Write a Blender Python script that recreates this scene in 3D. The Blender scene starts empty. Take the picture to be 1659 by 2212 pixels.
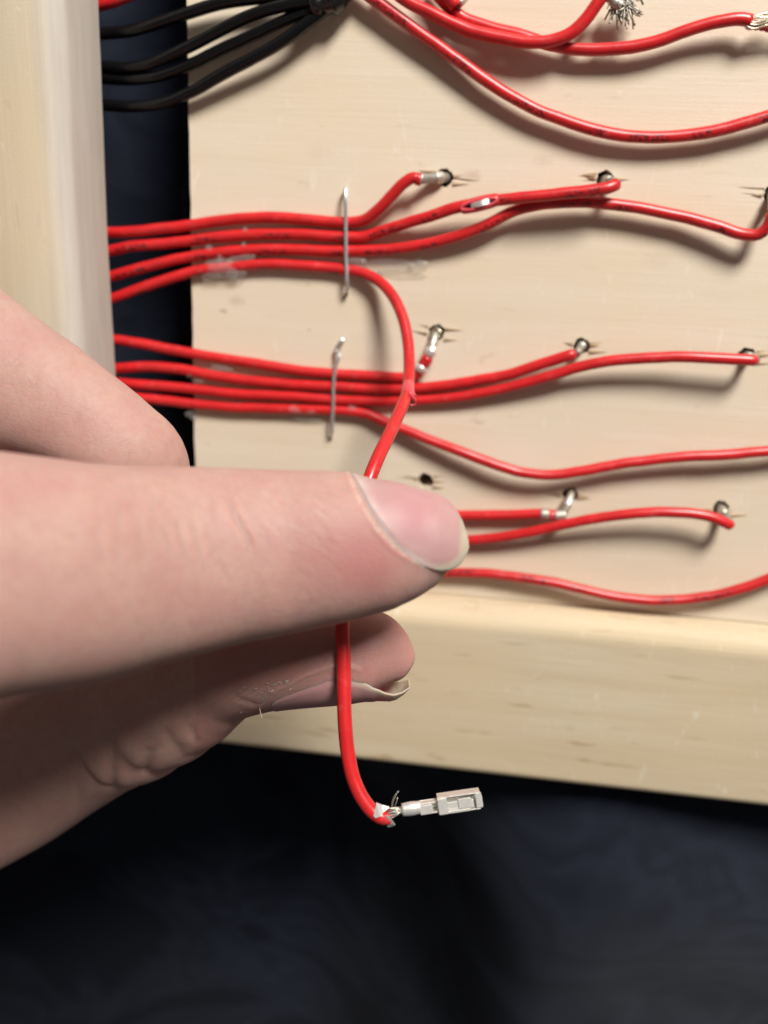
import bpy, bmesh, math, random
import numpy as np
from mathutils import Vector, Matrix, noise
random.seed(7); np.random.seed(7)
S = 0.001                                   # everything below is written in millimetres
sc = bpy.context.scene
COL = sc.collection

# ------------------------------------------------------------------ camera
F = 1800.0
RX, RY, RZ = 0.292084, 0.122567, 0.049852
TT = np.array([9.72227, -53.91407, 133.81325])
def _rot(a, b, c):
    ca, sa, cb, sb, cc, sn = math.cos(a), math.sin(a), math.cos(b), math.sin(b), math.cos(c), math.sin(c)
    return np.array([[1,0,0],[0,ca,-sa],[0,sa,ca]]) @ np.array([[cb,0,sb],[0,1,0],[-sb,0,cb]]) @ np.array([[cc,-sn,0],[sn,cc,0],[0,0,1]])
RM = _rot(RX, RY, RZ)
FLIP = np.array([1.0, -1.0, -1.0])           # fitted frame (x right, y down, z into board) -> world (z up from the board)
CAM = (-RM.T @ TT) * FLIP
RIGHT, DOWN, FWD = RM[0]*FLIP, RM[1]*FLIP, RM[2]*FLIP
UPV, BACK = -DOWN, -FWD
cam_d = bpy.data.cameras.new('camera'); cam = bpy.data.objects.new('camera', cam_d); COL.objects.link(cam)
m = Matrix.Identity(4)
for i in range(3):
    m[i][0], m[i][1], m[i][2], m[i][3] = RIGHT[i], UPV[i], BACK[i], CAM[i]*S
cam.matrix_world = m
cam_d.sensor_fit = 'HORIZONTAL'; cam_d.sensor_width = 36.0; cam_d.lens = 36.0*F/1659.0
cam_d.clip_start = 0.005; cam_d.clip_end = 20.0
cam_d.dof.use_dof = True; cam_d.dof.focus_distance = 0.110; cam_d.dof.aperture_fstop = 17.0
sc.camera = cam

# ------------------------------------------------------------------ light
w = bpy.data.worlds.new('World'); sc.world = w; w.use_nodes = True
w.node_tree.nodes['Background'].inputs[0].default_value = (1.0, 0.93, 0.86, 1); w.node_tree.nodes['Background'].inputs[1].default_value = 0.10
def lamp(name, pos, aim, size, watts, col):
    l = bpy.data.lights.new(name, 'AREA'); l.shape = 'DISK'; l.size = size; l.energy = watts; l.color = col
    o = bpy.data.objects.new(name, l); COL.objects.link(o)
    p, a = Vector(pos)*S, Vector(aim)*S
    o.location = p; o.rotation_euler = (a-p).to_track_quat('-Z', 'Y').to_euler()
    return o
AIM = (0, -45, 0)
lamp('ceiling_lamp', (AIM[0]+0.60*485, AIM[1]+1.28*485, 485), AIM, 0.25, 11.9, (1.0, 0.95, 0.88))
lamp('sheen_fill', (AIM[0]+190, AIM[1]+560, 260), AIM, 0.42, 0.45, (0.92, 0.95, 1.0))  # unseen soft cool source, added for the sheen on the wires
sc.view_settings.view_transform = 'Standard'; sc.view_settings.look = 'None'
sc.view_settings.exposure = 0.0; sc.view_settings.gamma = 1.0

# ------------------------------------------------------------------ geometry helpers
def squash(h): return h if h < 0.9 else 0.9+(h-0.9)*0.52
def at(px, py, h, exact=False):              # photo pixel (1659 wide) on the plane h mm above the board
    h = h if exact else squash(h)
    d = RIGHT*((px-829.5)/F) + DOWN*((py-1106)/F) + FWD
    return CAM + d*((h-CAM[2])/d[2])
def deep(px, py, k):                         # photo pixel at camera depth k mm
    return CAM + k*(RIGHT*((px-829.5)/F) + DOWN*((py-1106)/F) + FWD)
def project(V):                              # n x 3 mm -> px, py, depth
    q = V - CAM; k = q @ FWD
    return 829.5 + F*(q @ RIGHT)/k, 1106 + F*(q @ DOWN)/k, k
def tagged(o, label=None, cat=None, group=None, kind=None):
    if label: o['label'] = label
    if cat: o['category'] = cat
    if group: o['group'] = group
    if kind: o['kind'] = kind
    return o
def link(name, me, mat, parent=None, smooth=True):
    o = bpy.data.objects.new(name, me); COL.objects.link(o)
    if mat is not None: me.materials.append(mat)
    if smooth and len(me.polygons): me.polygons.foreach_set('use_smooth', [True]*len(me.polygons))
    if parent is not None: o.parent = parent; o.matrix_parent_inverse = parent.matrix_basis.inverted()
    return o
def from_arrays(name, V, Fc, mat, parent=None, smooth=True, uv=None):
    me = bpy.data.meshes.new(name)
    me.from_pydata([tuple(v) for v in np.asarray(V)*S], [], [tuple(int(i) for i in f) for f in Fc])
    if uv is not None:
        lay = me.uv_layers.new(name='UVMap')
        lay.data.foreach_set('uv', np.asarray(uv, dtype=np.float32).ravel())
    me.update()
    return link(name, me, mat, parent, smooth)
def from_bm(name, bm, mat, parent=None, smooth=False):
    bmesh.ops.recalc_face_normals(bm, faces=bm.faces)
    bmesh.ops.scale(bm, vec=(S, S, S), verts=bm.verts)
    me = bpy.data.meshes.new(name); bm.to_mesh(me); bm.free()
    return link(name, me, mat, parent, smooth)
def empty(name, pos):
    o = bpy.data.objects.new(name, None); COL.objects.link(o); o.empty_display_size = 0.003
    o.location = Vector(pos)*S
    return o
def spline(P, step=0.7):                     # centripetal-ish Catmull-Rom, resampled evenly
    P = np.asarray(P, float); n = len(P)
    if n == 2:
        L = np.linalg.norm(P[1]-P[0]); k = max(2, int(L/step)+1)
        return np.array([P[0]+(P[1]-P[0])*t for t in np.linspace(0, 1, k)])
    Q = np.vstack([2*P[0]-P[1], P, 2*P[-1]-P[-2]]); out = []
    for i in range(1, n):
        p0, p1, p2, p3 = Q[i-1], Q[i], Q[i+1], Q[i+2]
        d1 = max(np.linalg.norm(p2[:3]-p1[:3]), 1e-6); d0 = max(np.linalg.norm(p1[:3]-p0[:3]), 1e-6); d2 = max(np.linalg.norm(p3[:3]-p2[:3]), 1e-6)
        m1 = ((p1-p0)/d0*d1 + (p2-p1)/d1*d0)/(d0+d1)*d1 if d0+d1 > 0 else 0
        m2 = ((p2-p1)/d1*d2 + (p3-p2)/d2*d1)/(d1+d2)*d1
        k = max(2, int(d1/step)+1)
        for t in np.linspace(0, 1, k, endpoint=False):
            out.append((2*t**3-3*t**2+1)*p1 + (t**3-2*t**2+t)*m1 + (-2*t**3+3*t**2)*p2 + (t**3-t**2)*m2)
    out.append(P[-1]); return np.array(out)
def frames(C):
    T = np.gradient(C, axis=0); T /= np.linalg.norm(T, axis=1)[:, None]+1e-12
    N = np.zeros_like(C); ref = np.array([0, 0, 1.0])
    if abs(T[0] @ ref) > 0.9: ref = UPV
    n = ref - (ref @ T[0])*T[0]; n /= np.linalg.norm(n); N[0] = n
    for i in range(1, len(C)):
        n = n - (n @ T[i])*T[i]; n /= np.linalg.norm(n)+1e-12
        z = np.array([0, 0, 1.0]); z = z-(z @ T[i])*T[i]; zl = np.linalg.norm(z)
        if zl > 0.45: n = n*0.9 + z/zl*0.1; n /= np.linalg.norm(n)
        N[i] = n
    return T, N, np.cross(T, N)
def tube_data(C, r, sides=14, voff=0.0, cap=True):
    C = np.asarray(C, float); n = len(C); r = np.broadcast_to(np.asarray(r, float), (n,))
    T, N, B = frames(C); a = np.linspace(0, 2*math.pi, sides, endpoint=False)
    V = (C[:, None, :] + r[:, None, None]*(np.cos(a)[None, :, None]*N[:, None, :] + np.sin(a)[None, :, None]*B[:, None, :])).reshape(-1, 3)
    s = np.concatenate([[0], np.cumsum(np.linalg.norm(np.diff(C, axis=0), axis=1))])
    Fc, UV = [], []
    for i in range(n-1):
        for j in range(sides):
            k = (j+1) % sides
            Fc.append((i*sides+j, i*sides+k, (i+1)*sides+k, (i+1)*sides+j))
            v0, v1 = j/sides+voff, (j+1)/sides+voff
            UV += [(s[i], v0), (s[i], v1), (s[i+1], v1), (s[i+1], v0)]
    if cap:
        Fc.append(tuple(range(sides-1, -1, -1))); UV += [(0, 0.5)]*sides
        Fc.append(tuple(range((n-1)*sides, n*sides))); UV += [(0, 0.5)]*sides
    return V, Fc, UV
def tube(name, C, r, mat, parent=None, sides=14, voff=0.0, cap=True):
    V, Fc, UV = tube_data(C, r, sides, voff, cap)
    return from_arrays(name, V, Fc, mat, parent, True, UV)
def tubes(name, lst, mat, parent=None, sides=6):     # several strands joined into one part
    VV, FF, UU, b = [], [], [], 0
    for C, r in lst:
        V, Fc, UV = tube_data(C, r, sides); VV.append(V); FF += [tuple(i+b for i in f) for f in Fc]; UU += UV; b += len(V)
    return from_arrays(name, np.vstack(VV), FF, mat, parent, True, UU)
def round_ends(C, r, n=4):                   # radius that closes like a dome at the last point
    s = np.concatenate([[0], np.cumsum(np.linalg.norm(np.diff(C, axis=0), axis=1))]); d = s[-1]-s
    return np.where(d < r, r*np.sqrt(np.clip(1-(1-d/r)**2, 0.04, 1)), r)
def bx(bm, O, A, lo, hi, bev=0.0):           # box in a local frame (O origin, A 3x3 rows = axes)
    vs = []
    for z in (lo[2], hi[2]):
        for y in (lo[1], hi[1]):
            for x in (lo[0], hi[0]):
                vs.append(bm.verts.new(O + x*A[0] + y*A[1] + z*A[2]))
    fs = [bm.faces.new([vs[i] for i in q]) for q in ((0,1,3,2),(4,6,7,5),(0,4,5,1),(2,3,7,6),(0,2,6,4),(1,5,7,3))]
    if bev: bmesh.ops.bevel(bm, geom=list({e for f in fs for e in f.edges}), offset=bev, segments=2, affect='EDGES')

# ------------------------------------------------------------------ materials
def mat(name):
    mt = bpy.data.materials.new(name); mt.use_nodes = True
    nt = mt.node_tree; b = nt.nodes['Principled BSDF']
    return mt, nt, b
def nd(nt, typ, **kw):
    n = nt.nodes.new(typ)
    for k, v in kw.items():
        if k.startswith('i_'): n.inputs[k[2:].replace('_', ' ')].default_value = v
        else: setattr(n, k, v)
    return n
def ramp(nt, src, stops, interp='LINEAR'):
    r = nt.nodes.new('ShaderNodeValToRGB'); r.color_ramp.interpolation = interp
    while len(r.color_ramp.elements) > 1: r.color_ramp.elements.remove(r.color_ramp.elements[-1])
    r.color_ramp.elements[0].position, r.color_ramp.elements[0].color = stops[0][0], stops[0][1]
    for p, c in stops[1:]:
        e = r.color_ramp.elements.new(p); e.color = c
    nt.links.new(src, r.inputs[0]); return r.outputs[0]
def g(v): return (v, v, v, 1)
def mixc(nt, fac, a, b, mode='MIX'):
    x = nt.nodes.new('ShaderNodeMix'); x.data_type = 'RGBA'; x.blend_type = mode
    for s_, i in ((fac, 0), (a, 6), (b, 7)):
        if isinstance(s_, (int, float)): x.inputs[i].default_value = s_
        elif isinstance(s_, tuple): x.inputs[i].default_value = s_
        else: nt.links.new(s_, x.inputs[i])
    return x.outputs[2]
def math_(nt, op, a, b=None):
    x = nt.nodes.new('ShaderNodeMath'); x.operation = op
    for s_, i in ((a, 0), (b, 1)):
        if s_ is None: continue
        if isinstance(s_, (int, float)): x.inputs[i].default_value = s_
        else: nt.links.new(s_, x.inputs[i])
    return x.outputs[0]
def coords(nt, scale=(1, 1, 1), rot=(0, 0, 0), kind='Object', loc=(0, 0, 0)):
    t = nt.nodes.new('ShaderNodeTexCoord'); mp = nt.nodes.new('ShaderNodeMapping')
    mp.inputs['Scale'].default_value = tuple(1000*s for s in scale) if kind == 'Object' else scale
    mp.inputs['Rotation'].default_value = rot; mp.inputs['Location'].default_value = loc
    nt.links.new(t.outputs[kind], mp.inputs[0]); return mp.outputs[0]
def noise_(nt, vec, scale, detail=4, rough=0.55, dist=0.0):
    n = nt.nodes.new('ShaderNodeTexNoise'); n.inputs['Scale'].default_value = scale; n.inputs['Detail'].default_value = detail
    n.inputs['Roughness'].default_value = rough; n.inputs['Distortion'].default_value = dist
    nt.links.new(vec, n.inputs['Vector']); return n.outputs['Fac']
def bump(nt, b, h, strength, dist_mm, prev=None):
    n = nt.nodes.new('ShaderNodeBump'); n.inputs['Strength'].default_value = strength; n.inputs['Distance'].default_value = dist_mm*S
    nt.links.new(h, n.inputs['Height'])
    if prev is not None: nt.links.new(prev, n.inputs['Normal'])
    nt.links.new(n.outputs[0], b.inputs['Normal']); return n.outputs[0]

def wood(name, base, dark, grain, flecks, along='X', greyside=False, smudges=()):
    mt, nt, b = mat(name)
    if along == 'X': sl, sf, sg = (0.012, 0.16, 0.16), (0.10, 0.9, 0.9), (0.05, 2.2, 2.2)
    else: sl, sf, sg = (0.16, 0.012, 0.16), (0.9, 0.10, 0.9), (2.2, 0.05, 2.2)
    big = noise_(nt, coords(nt, sl), 1.0, 4, 0.5, 0.6)
    fine = noise_(nt, coords(nt, sg), 1.0, 3, 0.6)
    fl = noise_(nt, coords(nt, sf, loc=(3.1, 7.7, 0)), 1.0, 2, 0.5)
    blot = noise_(nt, coords(nt, (0.045, 0.045, 0.045)), 1.0, 4, 0.55)
    c = mixc(nt, ramp(nt, big, [(0.36, g(0)), (0.62, g(1))]), base, dark)
    c = mixc(nt, math_(nt, 'MULTIPLY', ramp(nt, fine, [(0.35, g(0)), (0.7, g(1))]), grain), c, tuple(x*0.72 for x in dark[:3])+(1,))
    c = mixc(nt, math_(nt, 'MULTIPLY', ramp(nt, fl, [(0.655, g(0)), (0.73, g(1))]), flecks), c, (0.28, 0.16, 0.075, 1))
    c = mixc(nt, math_(nt, 'MULTIPLY', ramp(nt, blot, [(0.42, g(0)), (0.66, g(1))]), 0.45), c, (base[0]*0.97, base[1]*0.90, base[2]*0.80, 1))
    # pale scuffs and small stains
    sc_ = noise_(nt, coords(nt, (0.55, 0.16, 0.3), rot=(0, 0, 0.9)), 1.0, 3, 0.6, 1.2)
    c = mixc(nt, math_(nt, 'MULTIPLY', ramp(nt, sc_, [(0.64, g(0)), (0.75, g(1))]), 0.5), c, (0.74, 0.69, 0.60, 1))
    st = noise_(nt, coords(nt, (0.12, 0.20, 0.2), loc=(11.3, 2.2, 5.0)), 1.0, 3, 0.6)
    c = mixc(nt, math_(nt, 'MULTIPLY', ramp(nt, st, [(0.68, g(0)), (0.78, g(1))]), 0.5), c, (0.40, 0.27, 0.15, 1))
    for sx_, sy_, sr_, sa_ in smudges:
        tc = nt.nodes.new('ShaderNodeTexCoord'); vm = nt.nodes.new('ShaderNodeVectorMath'); vm.operation = 'DISTANCE'
        wn = nt.nodes.new('ShaderNodeVectorMath'); wn.operation = 'MULTIPLY'; wn.inputs[1].default_value = (1, 1.7, 0)
        nt.links.new(tc.outputs['Object'], wn.inputs[0]); nt.links.new(wn.outputs[0], vm.inputs[0]); vm.inputs[1].default_value = (sx_*S, sy_*1.7*S, 0)
        dd_ = math_(nt, 'DIVIDE', vm.outputs['Value'], sr_*S); rag = noise_(nt, coords(nt, (0.9, 1.4, 1)), 1.0, 4, 0.7)
        f_ = ramp(nt, math_(nt, 'ADD', dd_, math_(nt, 'MULTIPLY', math_(nt, 'SUBTRACT', rag, 0.5), 1.4)), [(0.25, g(1)), (1.0, g(0))])
        c = mixc(nt, math_(nt, 'MULTIPLY', f_, sa_), c, (0.33, 0.20, 0.11, 1))
    if greyside:                              # wood turns greyer towards the inner face
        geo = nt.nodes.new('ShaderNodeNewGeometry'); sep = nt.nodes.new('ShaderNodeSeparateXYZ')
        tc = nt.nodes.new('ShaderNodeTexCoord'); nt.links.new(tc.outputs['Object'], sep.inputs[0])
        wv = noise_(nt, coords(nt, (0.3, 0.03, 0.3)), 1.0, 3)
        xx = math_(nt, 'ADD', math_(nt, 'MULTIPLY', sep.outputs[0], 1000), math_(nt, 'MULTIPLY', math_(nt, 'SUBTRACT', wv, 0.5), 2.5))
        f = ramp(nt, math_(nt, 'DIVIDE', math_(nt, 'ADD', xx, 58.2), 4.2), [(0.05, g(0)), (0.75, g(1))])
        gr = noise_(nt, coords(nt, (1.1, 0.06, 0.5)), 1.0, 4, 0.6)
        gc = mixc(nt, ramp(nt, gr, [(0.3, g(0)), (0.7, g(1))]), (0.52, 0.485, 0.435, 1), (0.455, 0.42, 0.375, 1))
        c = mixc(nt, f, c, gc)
    nt.links.new(c, b.inputs['Base Color']); b.inputs['Roughness'].default_value = 0.62
    b.inputs['Specular IOR Level'].default_value = 0.25
    p = bump(nt, b, fine, 0.25, 0.12); bump(nt, b, noise_(nt, coords(nt, (1.5, 3.0, 3.0)), 1.0, 4, 0.65), 0.25, 0.10, p)
    return mt
M = {}
M['panel'] = wood('pine_panel', (0.675, 0.592, 0.480, 1), (0.645, 0.552, 0.430, 1), 0.10, 0.12, smudges=[tuple(at(x_, y_, 0)[:2])+(r_, a_) for x_, y_, r_, a_ in ((512, 650, 1.9, 0.30), (482, 672, 0.9, 0.55), (484, 470, 1.5, 0.35), (440, 600, 1.4, 0.3), (1175, 345, 2.2, 0.14), (1020, 380, 2.0, 0.3), (668, 712, 0.35, 0.6), (1420, 560, 3.0, 0.10), (690, 330, 3.0, 0.08))])
M['bottom'] = wood('pine_bottom', (0.61, 0.52, 0.38, 1), (0.56, 0.46, 0.315, 1), 0.26, 0.50)
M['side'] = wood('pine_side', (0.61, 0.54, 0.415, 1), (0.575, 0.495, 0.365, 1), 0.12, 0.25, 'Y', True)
M['splinter'] = wood('pine_splinter', (0.52, 0.40, 0.26, 1), (0.34, 0.23, 0.13, 1), 0.5, 0.3)

def plastic(name, col, rough, ink=0.0, sss=0.0, coat=0.0, spec=0.62):
    mt, nt, b = mat(name)
    n = noise_(nt, coords(nt, (0.35, 0.35, 0.35)), 1.0, 4, 0.6)
    c = mixc(nt, ramp(nt, n, [(0.3, g(0)), (0.7, g(1))]), col, tuple(x*0.78 for x in col[:3])+(1,))
    if sss:                                    # rubbed, chalky scuffs
        sf = noise_(nt, coords(nt, (0.5, 0.5, 0.5), loc=(4, 9, 2)), 1.0, 5, 0.7)
        c = mixc(nt, math_(nt, 'MULTIPLY', ramp(nt, sf, [(0.56, g(0)), (0.72, g(1))]), 0.22), c, (0.70, 0.20, 0.20, 1))
    if ink:                                    # worn black printing along one side of the insulation
        uv = coords(nt, (1, 1, 1), kind='UV')
        sep = nt.nodes.new('ShaderNodeSeparateXYZ'); nt.links.new(uv, sep.inputs[0])
        v = math_(nt, 'FRACT', math_(nt, 'ADD', sep.outputs[1], 0.5))
        band = ramp(nt, math_(nt, 'ABSOLUTE', math_(nt, 'SUBTRACT', v, 0.5)), [(0.08, g(1)), (0.11, g(0))])
        words = noise_(nt, coords(nt, (0.16, 0.0, 0), kind='UV'), 1.0, 0, 0.5)
        wm = ramp(nt, words, [(0.50, g(0)), (0.53, g(1))])
        letters = noise_(nt, coords(nt, (1.9, 9.0, 0), kind='UV'), 1.0, 1, 0.5)
        lm = ramp(nt, letters, [(0.47, g(0)), (0.55, g(1))])
        k = math_(nt, 'MULTIPLY', math_(nt, 'MULTIPLY', band, wm), math_(nt, 'MULTIPLY', lm, ink))
        c = mixc(nt, k, c, (0.045, 0.008, 0.012, 1))
    nt.links.new(c, b.inputs['Base Color'])
    rn = noise_(nt, coords(nt, (1.2, 1.2, 1.2)), 1.0, 4, 0.6)
    rr = nt.nodes.new('ShaderNodeMapRange'); nt.links.new(rn, rr.inputs[0]); rr.inputs[3].default_value = rough-0.05; rr.inputs[4].default_value = rough+0.07
    nt.links.new(rr.outputs[0], b.inputs['Roughness'])
    if sss:
        b.inputs['Subsurface Weight'].default_value = sss; b.inputs['Subsurface Radius'].default_value = (1.0, 0.08, 0.06); b.inputs['Subsurface Scale'].default_value = 0.0006
    b.inputs['Specular IOR Level'].default_value = spec; b.inputs['Coat Weight'].default_value = coat; b.inputs['Coat Roughness'].default_value = 0.2
    bump(nt, b, noise_(nt, coords(nt, (2.0, 2.0, 2.0)), 1.0, 3, 0.6), 0.14, 0.05)
    return mt
M['red'] = plastic('red_insulation', (0.60, 0.015, 0.018, 1), 0.34, 0.8, 0.25)
M['redfresh'] = plastic('red_insulation_plain', (0.61, 0.016, 0.019, 1), 0.31, 0.0, 0.25)
M['redpale'] = plastic('red_insulation_torn', (0.72, 0.075, 0.095, 1), 0.38, 0.0, 0.4)
M['black'] = plastic('black_insulation', (0.005, 0.005, 0.006, 1), 0.17, spec=0.32)
M['shrink'] = plastic('heat_shrink', (0.008, 0.008, 0.009, 1), 0.22)

def metal(name, col, rough, dirt=0.4, met=1.0):
    mt, nt, b = mat(name)
    n = noise_(nt, coords(nt, (1.3, 1.3, 1.3)), 1.0, 5, 0.65)
    c = mixc(nt, math_(nt, 'MULTIPLY', ramp(nt, n, [(0.45, g(0)), (0.7, g(1))]), dirt), col, tuple(x*0.35 for x in col[:3])+(1,))
    nt.links.new(c, b.inputs['Base Color']); b.inputs['Metallic'].default_value = met
    rr = nt.nodes.new('ShaderNodeMapRange'); nt.links.new(n, rr.inputs[0]); rr.inputs[3].default_value = rough*0.7; rr.inputs[4].default_value = rough*1.4
    nt.links.new(rr.outputs[0], b.inputs['Roughness'])
    bump(nt, b, noise_(nt, coords(nt, (3, 3, 3)), 1.0, 3), 0.2, 0.05)
    return mt
M['steel'] = metal('staple_steel', (0.70, 0.71, 0.73, 1), 0.34, 0.30, 0.8)
M['tin'] = metal('tinned_metal', (0.88, 0.86, 0.82, 1), 0.38, 0.30, 0.65)
M['dulltin'] = metal('dull_tin', (0.60, 0.57, 0.50, 1), 0.45, 0.55, 0.8)
M['fray'] = metal('frayed_tin', (0.40, 0.37, 0.31, 1), 0.45, 0.6, 0.7)
M['strand'] = metal('wire_strand', (0.72, 0.66, 0.52, 1), 0.30, 0.5)
mt, nt, b = mat('grey_sleeve'); M['sleeve'] = mt
n = noise_(nt, coords(nt, (0.9, 0.9, 0.9)), 1.0, 3)
nt.links.new(mixc(nt, n, (0.44, 0.42, 0.38, 1), (0.24, 0.22, 0.18, 1)), b.inputs['Base Color']); b.inputs['Roughness'].default_value = 0.35; b.inputs['Metallic'].default_value = 0.55
mt, nt, b = mat('hot_glue'); M['glue'] = mt
tr = nt.nodes.new('ShaderNodeBsdfTransparent'); tr.inputs[0].default_value = (0.97, 0.965, 0.95, 1)
b.inputs['Base Color'].default_value = (0.85, 0.84, 0.82, 1); b.inputs['Roughness'].default_value = 0.12; b.inputs['Specular IOR Level'].default_value = 1.0
b.inputs['Coat Weight'].default_value = 1.0; b.inputs['Coat Roughness'].default_value = 0.06
bump(nt, b, noise_(nt, coords(nt, (1.1, 1.1, 1.1)), 1.0, 3), 0.6, 0.2)
mil = nt.nodes.new('ShaderNodeMixShader'); mil.inputs[0].default_value = 0.11; nt.links.new(tr.outputs[0], mil.inputs[1]); nt.links.new(b.outputs[0], mil.inputs[2])
nt.links.new(mil.outputs[0], nt.nodes['Material Output'].inputs['Surface'])

mt, nt, b = mat('navy_cloth'); M['cloth'] = mt
n1 = noise_(nt, coords(nt, (0.014, 0.020, 0.02), rot=(0, 0, 0.55)), 1.0, 3, 0.45, 1.2)
n2 = noise_(nt, coords(nt, (0.9, 0.9, 0.9)), 1.0, 2, 0.6)
c = mixc(nt, ramp(nt, n1, [(0.40, g(0)), (0.475, g(0.9)), (0.51, g(0.35)), (0.56, g(1)), (0.64, g(0.1))]), (0.0072, 0.0104, 0.0200, 1), (0.0210, 0.0275, 0.0470, 1))
c = mixc(nt, math_(nt, 'MULTIPLY', n2, 0.5), c, (0.0065, 0.0085, 0.0145, 1))
nt.links.new(c, b.inputs['Base Color']); b.inputs['Roughness'].default_value = 0.95; b.inputs['Specular IOR Level'].default_value = 0.08
b.inputs['Sheen Weight'].default_value = 0.04
wv = nd(nt, 'ShaderNodeTexWave', wave_type='BANDS'); wv.inputs['Scale'].default_value = 1.3; wv.inputs['Distortion'].default_value = 1.0
nt.links.new(coords(nt, (1, 1, 1), rot=(0, 0, 0.7)), wv.inputs[0]); bump(nt, b, wv.outputs['Fac'], 0.5, 0.2)

mt, nt, b = mat('skin'); M['skin'] = mt
at_ = lambda nm: nd(nt, 'ShaderNodeAttribute', attribute_name=nm).outputs['Fac']
n1 = noise_(nt, coords(nt, (0.16, 0.16, 0.16)), 1.0, 4, 0.6); n2 = noise_(nt, coords(nt, (0.9, 0.9, 0.9)), 1.0, 3, 0.6)
c = mixc(nt, ramp(nt, n1, [(0.35, g(0)), (0.68, g(1))]), (0.460, 0.296, 0.252, 1), (0.436, 0.250, 0.222, 1))
c = mixc(nt, math_(nt, 'MULTIPLY', ramp(nt, n2, [(0.45, g(0)), (0.70, g(1))]), 0.38), c, (0.385, 0.200, 0.178, 1))
c = mixc(nt, math_(nt, 'MULTIPLY', at_('red'), 0.8), c, (0.39, 0.168, 0.160, 1))
c = mixc(nt, at_('dry_sheen'), c, (0.52, 0.42, 0.35, 1))  # dry skin by the nails, plus painted sheen streaks on the joint
nt.links.new(c, b.inputs['Base Color'])
b.inputs['Subsurface Weight'].default_value = 1.0; b.inputs['Subsurface Radius'].default_value = (1.0, 0.28, 0.16); b.inputs['Subsurface Scale'].default_value = 0.0024
b.inputs['Roughness'].default_value = 0.52; b.inputs['Specular IOR Level'].default_value = 0.36
vo = nd(nt, 'ShaderNodeTexVoronoi', feature='DISTANCE_TO_EDGE'); vo.inputs['Scale'].default_value = 1.0
nt.links.new(coords(nt, (1.15, 2.1, 1.6), rot=(0, 0, -0.45)), vo.inputs[0])
p = bump(nt, b, ramp(nt, vo.outputs[0], [(0.0, g(0)), (0.12, g(1))]), 0.26, 0.09)
wv = nd(nt, 'ShaderNodeTexWave', wave_type='BANDS'); wv.inputs['Scale'].default_value = 0.95; wv.inputs['Distortion'].default_value = 5.0; wv.inputs['Detail'].default_value = 2
nt.links.new(coords(nt, (1, 0.25, 0.4), rot=(0, 0, -0.35)), wv.inputs[0])
p = bump(nt, b, math_(nt, 'MULTIPLY', wv.outputs['Fac'], at_('ridge')), 0.35, 0.06, p)
bump(nt, b, noise_(nt, coords(nt, (1.3, 1.3, 1.3)), 1.0, 5, 0.72), 0.42, 0.10, p)

mt, nt, b = mat('nail'); M['nail'] = mt
n1 = noise_(nt, coords(nt, (0.10, 0.5, 0.4)), 1.0, 3)
c = mixc(nt, ramp(nt, n1, [(0.35, g(0)), (0.65, g(1))]), (0.435, 0.270, 0.258, 1), (0.420, 0.245, 0.242, 1))
c = mixc(nt, at_('pink'), c, (0.45, 0.215, 0.23, 1))
c = mixc(nt, at_('pale'), c, (0.52, 0.46, 0.43, 1))  # lunula whiteness together with a painted reflection along the cuticle
c = mixc(nt, at_('tip'), c, (0.43, 0.375, 0.295, 1))
nt.links.new(c, b.inputs['Base Color']); b.inputs['Roughness'].default_value = 0.50; b.inputs['Specular IOR Level'].default_value = 0.4
b.inputs['Subsurface Weight'].default_value = 0.8; b.inputs['Subsurface Radius'].default_value = (1.0, 0.4, 0.35); b.inputs['Subsurface Scale'].default_value = 0.0009
bump(nt, b, noise_(nt, coords(nt, (0.15, 2.2, 2.2)), 1.0, 3), 0.12, 0.08)

# ------------------------------------------------------------------ the setting: cloth under the board
xs = np.concatenate([np.linspace(-900, -110, 24), np.arange(-106, 141, 1.7), np.linspace(150, 900, 22)])
ys = np.concatenate([np.linspace(-900, -215, 24), np.arange(-210, 121, 1.7), np.linspace(130, 900, 22)])
X, Y = np.meshgrid(xs, ys, indexing='ij')
Z = np.full_like(X, -27.0)
for i in range(9):
    a = random.uniform(0, math.pi); L = random.uniform(40, 150); ph = random.uniform(0, 6.3)
    Z += L*0.010*np.sin((X*math.cos(a)+Y*math.sin(a))/L*6.283+ph)
sm = lambda v: (lambda u: u*u*(3-2*u))(np.clip(v, 0, 1))
Z = np.minimum(Z, -20.5)
Z += (24+0.35*(Z+27))*sm((X+30)/75)*sm((-105.8-Y)/5)-0.06*np.clip(-Y-110, 0, 200)*sm((X+20)/60)
Z -= 42*sm((35-X)/70)*sm((-112-Y)/45)
Z += 17*np.exp(-((X+47.8)/2.6)**2)*np.clip((6-Y)/9, 0, 1)*np.clip((Y+90)/12, 0, 1)   # a fold pushed up into the gap
n0, n1_ = X.shape; idx = np.arange(n0*n1_).reshape(n0, n1_)
Fq = np.stack([idx[:-1, :-1], idx[1:, :-1], idx[1:, 1:], idx[:-1, 1:]], -1).reshape(-1, 4)
tagged(from_arrays('cloth_ground', np.stack([X, Y, Z], -1).reshape(-1, 3), Fq, M['cloth']), 'dark navy cloth lying under the wooden frame', None, None, 'structure')

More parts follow.
